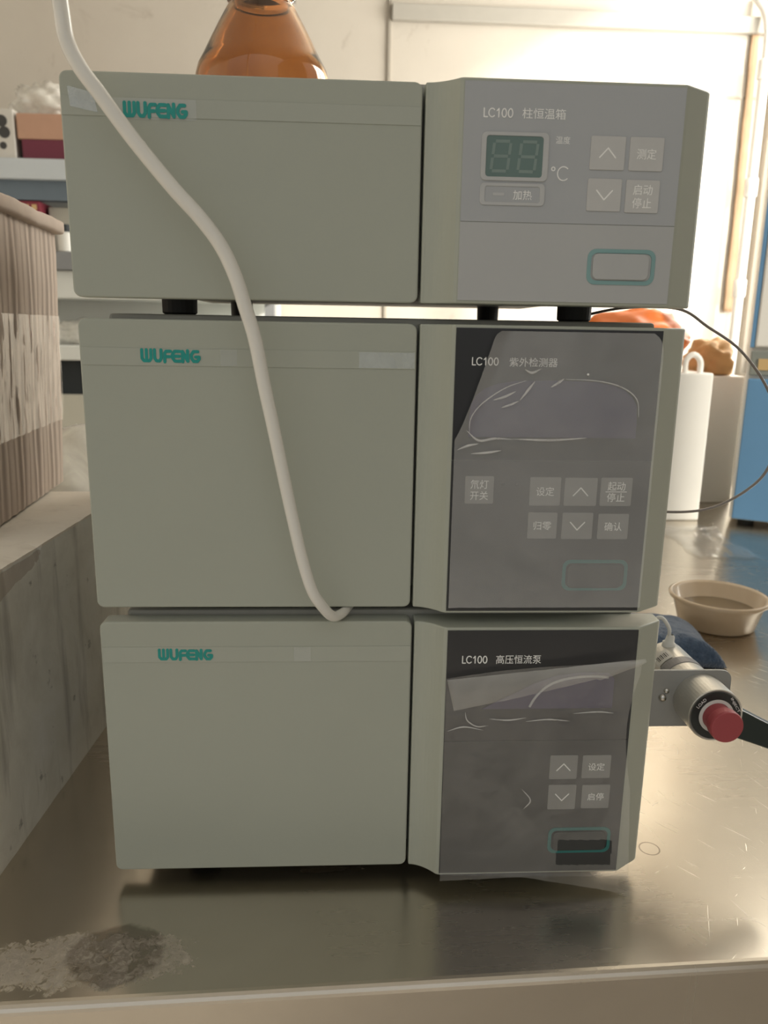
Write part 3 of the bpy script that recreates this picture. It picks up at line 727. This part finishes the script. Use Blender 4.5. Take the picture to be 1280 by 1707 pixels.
# ------------------------------------------------------------------ amber bottle on top of the oven
bt = thing('amber_bottle', 'amber glass reagent bottle standing on top of the upper instrument', 'bottle', (.0829, .22, .4797))
outer = [(0, 0), (.044, 0), (.0500, .003), (.0515, .010), (.0515, .050), (.0510, .056), (.0490, .0635), (.0450, .0705), (.0390, .0820), (.0330, .0930), (.0272, .1030), (.0248, .1070), (.0236, .1088), (.0256, .1100), (.0262, .1120), (.0252, .1142), (.0238, .1152), (.0238, .130)]
inner = [(.0205, .130), (.0205, .1080), (.0250, .1010), (.0318, .0898), (.0378, .0785), (.0436, .0680), (.0474, .0620), (.0488, .055), (.0488, .010), (.044, .005), (0, .005)]
gb = obj('glass_body', lathe(outer+inner, 72), M['amber'], bt, smooth=True)
obj('screw_cap', lathe([(0, .132), (.0262, .132), (.0266, .129), (.0266, .1185), (.0240, .1165), (.0239, .129), (0, .129)], 40), M['white_plastic'], bt, smooth=False)

# ------------------------------------------------------------------ left side: foam box, carton, plastic bag
fx = thing('foam_box', 'grimy grey-white foam box standing on the table left of the stack', 'box', (-.0763, .0093, 0), radians(-3.15))
bm = bmesh.new(); nx_, ny_, nz_ = 1, 34, 22
def fside(u, v):
    y = -.03+u*.315; z = v*.1965
    chip = .0030*max(0, fbm(y*60, 3, 1)+.1)*(max(0, (z-.185)/.0115))
    return (.0004*fbm(y*30, z*30, 2)-chip, y, z-chip*.8)
side = sheet(fside, 60, 30)
sv = {}
def topf(u, v):
    y = -.03+u*.315; x0, _, z0 = fside(u, 1.0); x = x0-v*.33
    return (x, y, z0 if v == 0 else .1965+.0006*fbm(x*40, y*40, 4))
tp_ = sheet(topf, 60, 30)
me = bpy.data.meshes.new('tmp'); tp_.to_mesh(me); side.from_mesh(me); tp_.free(); bpy.data.meshes.remove(me)
box(side, -.33, -.004, -.0299, .2849, .0005, .190)
bmesh.ops.remove_doubles(side, verts=side.verts, dist=1e-5)
obj('box_body', side, M['foam'], fx)

cx = thing('cardboard_box', 'brown corrugated cardboard box with shiny tape, resting on the foam box', 'box', (-.1186, .1544, .1985), radians(4.5))
bm = bmesh.new()
def cside(u, v):
    y = -.04+u*.2235; z = v*.2445; t = z/.2445
    return (.010*t+.0015*fbm(y*18, z*9, 1)+.0005*sin(y*2*pi*55)*(.4+.6*max(0, fbm(y*8, 2, 3)+.5)), y, z)
cs = sheet(cside, 140, 40)
me = bpy.data.meshes.new('tmp'); cs.to_mesh(me); cs.free()
bm = BX(-.30, -.003, -.04, .1835, 0.0, .2440); bm.from_mesh(me); bpy.data.meshes.remove(me)
obj('carton_body', bm, M['card'], cx, smooth=False)
def crim(u, v):
    y = -.04+u*.2265; a = v*2*pi; w_ = .0010*fbm(y*30, 2, 6)
    sq = lambda q: math.copysign(abs(q)**.45, q)
    return (.0075+.0085*sq(cos(a))+w_+.0015*u, y, .2405+.0062*sq(sin(a))+w_*.8)
rb = sheet(crim, 60, 20); bmesh.ops.remove_doubles(rb, verts=rb.verts, dist=1e-6); bmesh.ops.holes_fill(rb, edges=[e_ for e_ in rb.edges if e_.is_boundary], sides=0)
obj('carton_rim', rb, M['card_plain'], cx, smooth=True)
obj('carton_top', BX(-.30, .006, -.04, .1835, .2442, .2466), M['card_plain'], cx, bevel=.0008)
def ctape(u, v):
    x, y, z = cside(.02+u*.979, .255+v*.40)
    return (x+.0012+.0010*max(0, fbm(y*70, z*14, 4))+.0006*fbm(y*160, z*30, 9), y, z)
obj('packing_tape', sheet(ctape, 200, 60), M['pack_tape'], cx, smooth=True)
# thing: crumpled bag behind
def blob(c, r, seed, amp, freq=1.6, sub=4, zmin=.001):
    b = bmesh.new(); bmesh.ops.create_icosphere(b, subdivisions=sub, radius=1)
    for v in b.verts:
        n = v.co.normalized(); k = 1+amp*fbm(n.x*freq+seed, n.y*freq, n.z*freq, 5)
        v.co = Vector((c[0]+n.x*r[0]*k, c[1]+n.y*r[1]*k, max(c[2]+n.z*r[2]*k, zmin)))
    return b
tag(obj('plastic_bag', blob((-.17, .47, .115), (.115, .11, .118), 3, .22), M['bag'], smooth=True), 'crumpled translucent white plastic bag on the table behind the cardboard box', 'bag')

# ------------------------------------------------------------------ right side of the table: towel, bowl, boxes, machine
def towel(u, v):
    a = Vector((.352, .345)); b_ = Vector((.560, .318)); c_ = Vector((.360, .480)); d_ = Vector((.566, .405))
    p = a*(1-u)*(1-v)+b_*u*(1-v)+c_*(1-u)*v+d_*u*v
    e_ = min(u, 1-u, v, 1-v); h = .030*(1-math.exp(-e_*16))+.003*fbm(p.x*28, p.y*28, 1)*min(1, e_*10)
    wob = .006*fbm(p.x*14, p.y*14, 7)
    return (p.x+wob, p.y+wob*.6, .0012+max(0, h))
to = obj('folded_towel', sheet(towel, 60, 44), M['towel'], smooth=True)
md = to.modifiers.new('solid', 'SOLIDIFY'); md.thickness = .001; md.offset = 1
tag(to, 'folded dark blue terry towel lying on the table behind the valve', 'towel')
bw = thing('plastic_bowl', 'round translucent tan plastic bowl of murky liquid on the steel table', 'bowl', (.612, .452, .0005))
obj('bowl_wall', lathe([(0, 0), (.042, 0), (.045, .002), (.0530, .030), (.0580, .034), (.0590, .038), (.0565, .0395), (.0520, .0365), (.0435, .004), (0, .0035)], 56), M['bowl'], bw, smooth=True)
obj('liquid', lathe([(0, .020), (.0470, .020), (.0430, .0045), (0, .0045)], 40), M['bowl_in'], bw)
def scrap(u, v): 
    x = .725+u*.10; y = .74+v*.21
    return (x+.01*fbm(u*3, v*3, 2), y+.012*fbm(u*3, v*3, 5), .002+.004*abs(fbm(u*4, v*4, 8))+.012*max(0, 1-abs(v-.75)*12)*u)
tag(obj('plastic_sheet', sheet(scrap, 24, 24), M['clear_tape'], smooth=True), 'crinkled clear plastic scrap lying flat on the table past the bowl', 'plastic sheet')
wb = thing('white_box', 'large white box at the far right of the table, orange bag on top', 'box', (.555, 1.0, 0))
obj('box_body', BX(0, .283, 0, .22, 0, .283), M['machine_white'], wb, bevel=.004)
obj('handle', tube([(.235, .02, .279), (.235, .02, .305), (.248, .02, .316), (.262, .02, .305), (.264, .02, .279)], .0055, 10, 6), M['machine_white'], wb, smooth=True)
tag(obj('orange_bag', blob((.715, 1.11, .340), (.110, .060, .0580), 11, .30, 1.4, zmin=.284), M['orange'], smooth=True), 'crumpled orange plastic bag resting on the white box', 'bag')
tag(obj('tan_cloth', blob((.925, 1.215, .300), (.050, .045, .045), 5, .30, 1.5, zmin=.271), M['tan'], smooth=True), 'tan crumpled cloth bundle on the small white carton near the window', 'cloth')
sc = thing('small_carton', 'narrow white carton between the large white box and blue machine', 'box', (.925, 1.215, 0))
obj('carton_body', BX(-.058, .058, -.05, .05, 0, .270), M['machine_white'], sc, bevel=.003)
sl = obj('wooden_slat', BX(-.006, .006, -.004, .004, 0, .24), M['wood'], bevel=.001); sl.location = (.853, 1.115, .001); sl.rotation_euler = (0, radians(5), 0)
tag(sl, 'thin yellow wooden slat leaning between white box and blue machine', 'slat')
mc = thing('lab_oven', 'tall white laboratory machine with blue lower panel at far right', 'machine', (.878, .965, 0), radians(-30))
obj('cabinet', BX(0, .40, .012, .26, .010, .86), M['machine_white'], mc, bevel=.006)
obj('lower_panel', BX(.006, .394, 0, .014, .014, .276), M['blue'], mc, bevel=.002)
obj('control_band', BX(.006, .394, .002, .014, .282, .326), M['machine_grey'], mc, bevel=.002)
obj('control_label', BX(.020, .075, .0005, .0025, .292, .312), M['yellow_ink'], mc)
obj('upper_door', BX(.010, .390, .000, .014, .332, .84), M['machine_white'], mc, bevel=.004)
obj('door_edge', BX(.003, .0095, .001, .014, .332, .84), M['blue'], mc)
for x in (.03, .37):
    for y in (.04, .23): obj('foot', lathe([(.014, 0), (.016, .010)], 16), M['rubber'], mc).location = (x, y, 0)

# ------------------------------------------------------------------ lab bench with reagent shelves at the back left
bn = thing('lab_bench', 'white laboratory bench with two reagent shelves against the wall, back left', 'bench', (-1.0, 2.0, FZ))
zz = lambda z: z-FZ
obj('bench_top', BX(-.9, .95, -.03, .395, zz(.248), zz(.292)), M['bench_white'], bn, bevel=.004)
obj('bench_recess_shade', BX(-.88, .93, .03, .39, zz(.144), zz(.248)), M['shade_lid_black'], bn)  # shadow gap painted dark
obj('bench_cabinet', BX(-.88, .93, .0, .39, 0, zz(.144)), M['bench_beige'], bn, bevel=.003)
obj('shelf_board', BX(-.9, .95, .0, .30, zz(.756), zz(.812)), M['shelf'], bn, bevel=.003)
obj('shelf_beam', BX(-.88, .93, .02, .06, zz(.703), zz(.756)), M['shelf_under'], bn)
obj('shelf_board', BX(-.9, .95, .0, .30, zz(.509), zz(.560)), M['shelf_shade_and_post_grey'], bn, bevel=.003)  # lower board: the shade it sits in is put into its grey
obj('splash_panel', BX(-.88, .93, .33, .36, zz(.292), zz(.812)), M['bench_white'], bn)
obj('shelf_box', BX(-.88, .93, .02, .30, zz(.428), zz(.508)), M['bench_white'], bn, bevel=.003)
for x in (-.86, .90): obj('shelf_post', BX(x, x+.03, .10, .16, zz(.292), zz(.756)), M['shelf_shade_and_post_grey'], bn)
def carton(label, x0, x1, y0, y1, z0, z1, m, name='carton', cat='box'):
    t = thing(name, label, cat, ((x0+x1)/2, y0, z0)); w2 = (x1-x0)/2
    obj('carton_body', BX(-w2, w2, 0, y1-y0, 0, z1-z0), M[m], t, bevel=.003); return t, w2
t, w2 = carton('white carton with round black marks, left end of the upper shelf', -.98, -.792, 2.02, 2.22, .8125, .945, 'whitebox')
for z, x in ((.035, .06), (.07, .066), (.10, .060)):
    obj('printed_mark', lathe([(0, -.0006), (.016 if z > .05 else .010, -.0006), (.016 if z > .05 else .010, 0)], 20, 'Y'), M['black_ink'], t).location = (x, 0, z)
carton('maroon carton lying on the upper shelf under the salmon carton', -.775, -.46, 2.02, 2.25, .8125, .866, 'maroon')
carton('salmon cardboard carton on the maroon one on the upper shelf', -.785, -.45, 2.02, 2.25, .8665, .935, 'salmon')
tag(obj('plastic_bag', blob((-.735, 2.12, .985), (.085, .06, .048), 9, .45, 2.2, zmin=.946), M['bag'], smooth=True), 'small crumpled clear plastic bag on top of the upper shelf cartons', 'bag')
t, w2 = carton('red carton with yellow print on the lower shelf', -1.0, -.737, 2.02, 2.20, .5605, .700, 'redbox')
for k in range(5): obj('printed_mark', BX(.02+k*.022-.0, .034+k*.022, -.0006, 0, .115, .130), M['yellow_ink'], t)
carton('pale grey carton beside the red one on the lower shelf', -.728, -.52, 2.06, 2.24, .5605, .690, 'bench_beige')
jb = thing('reagent_jar', 'small white jar with black lid at the lower shelf front', 'jar', (-.672, 2.025, .5605))
obj('jar_body', lathe([(0, 0), (.020, 0), (.022, .002), (.022, .052), (.018, .056)], 28), M['white_plastic'], jb, smooth=False)
obj('jar_lid', lathe([(.019, .056), (.021, .057), (.021, .076), (0, .077)], 28), M['shade_lid_black'], jb)
tag(obj('plastic_bag', blob((-.66, 2.10, .325), (.11, .07, .045), 17, .3, 1.8, zmin=.2925), M['bag'], smooth=True), 'white plastic wrapping heaped on the bench top under the shelves', 'bag')
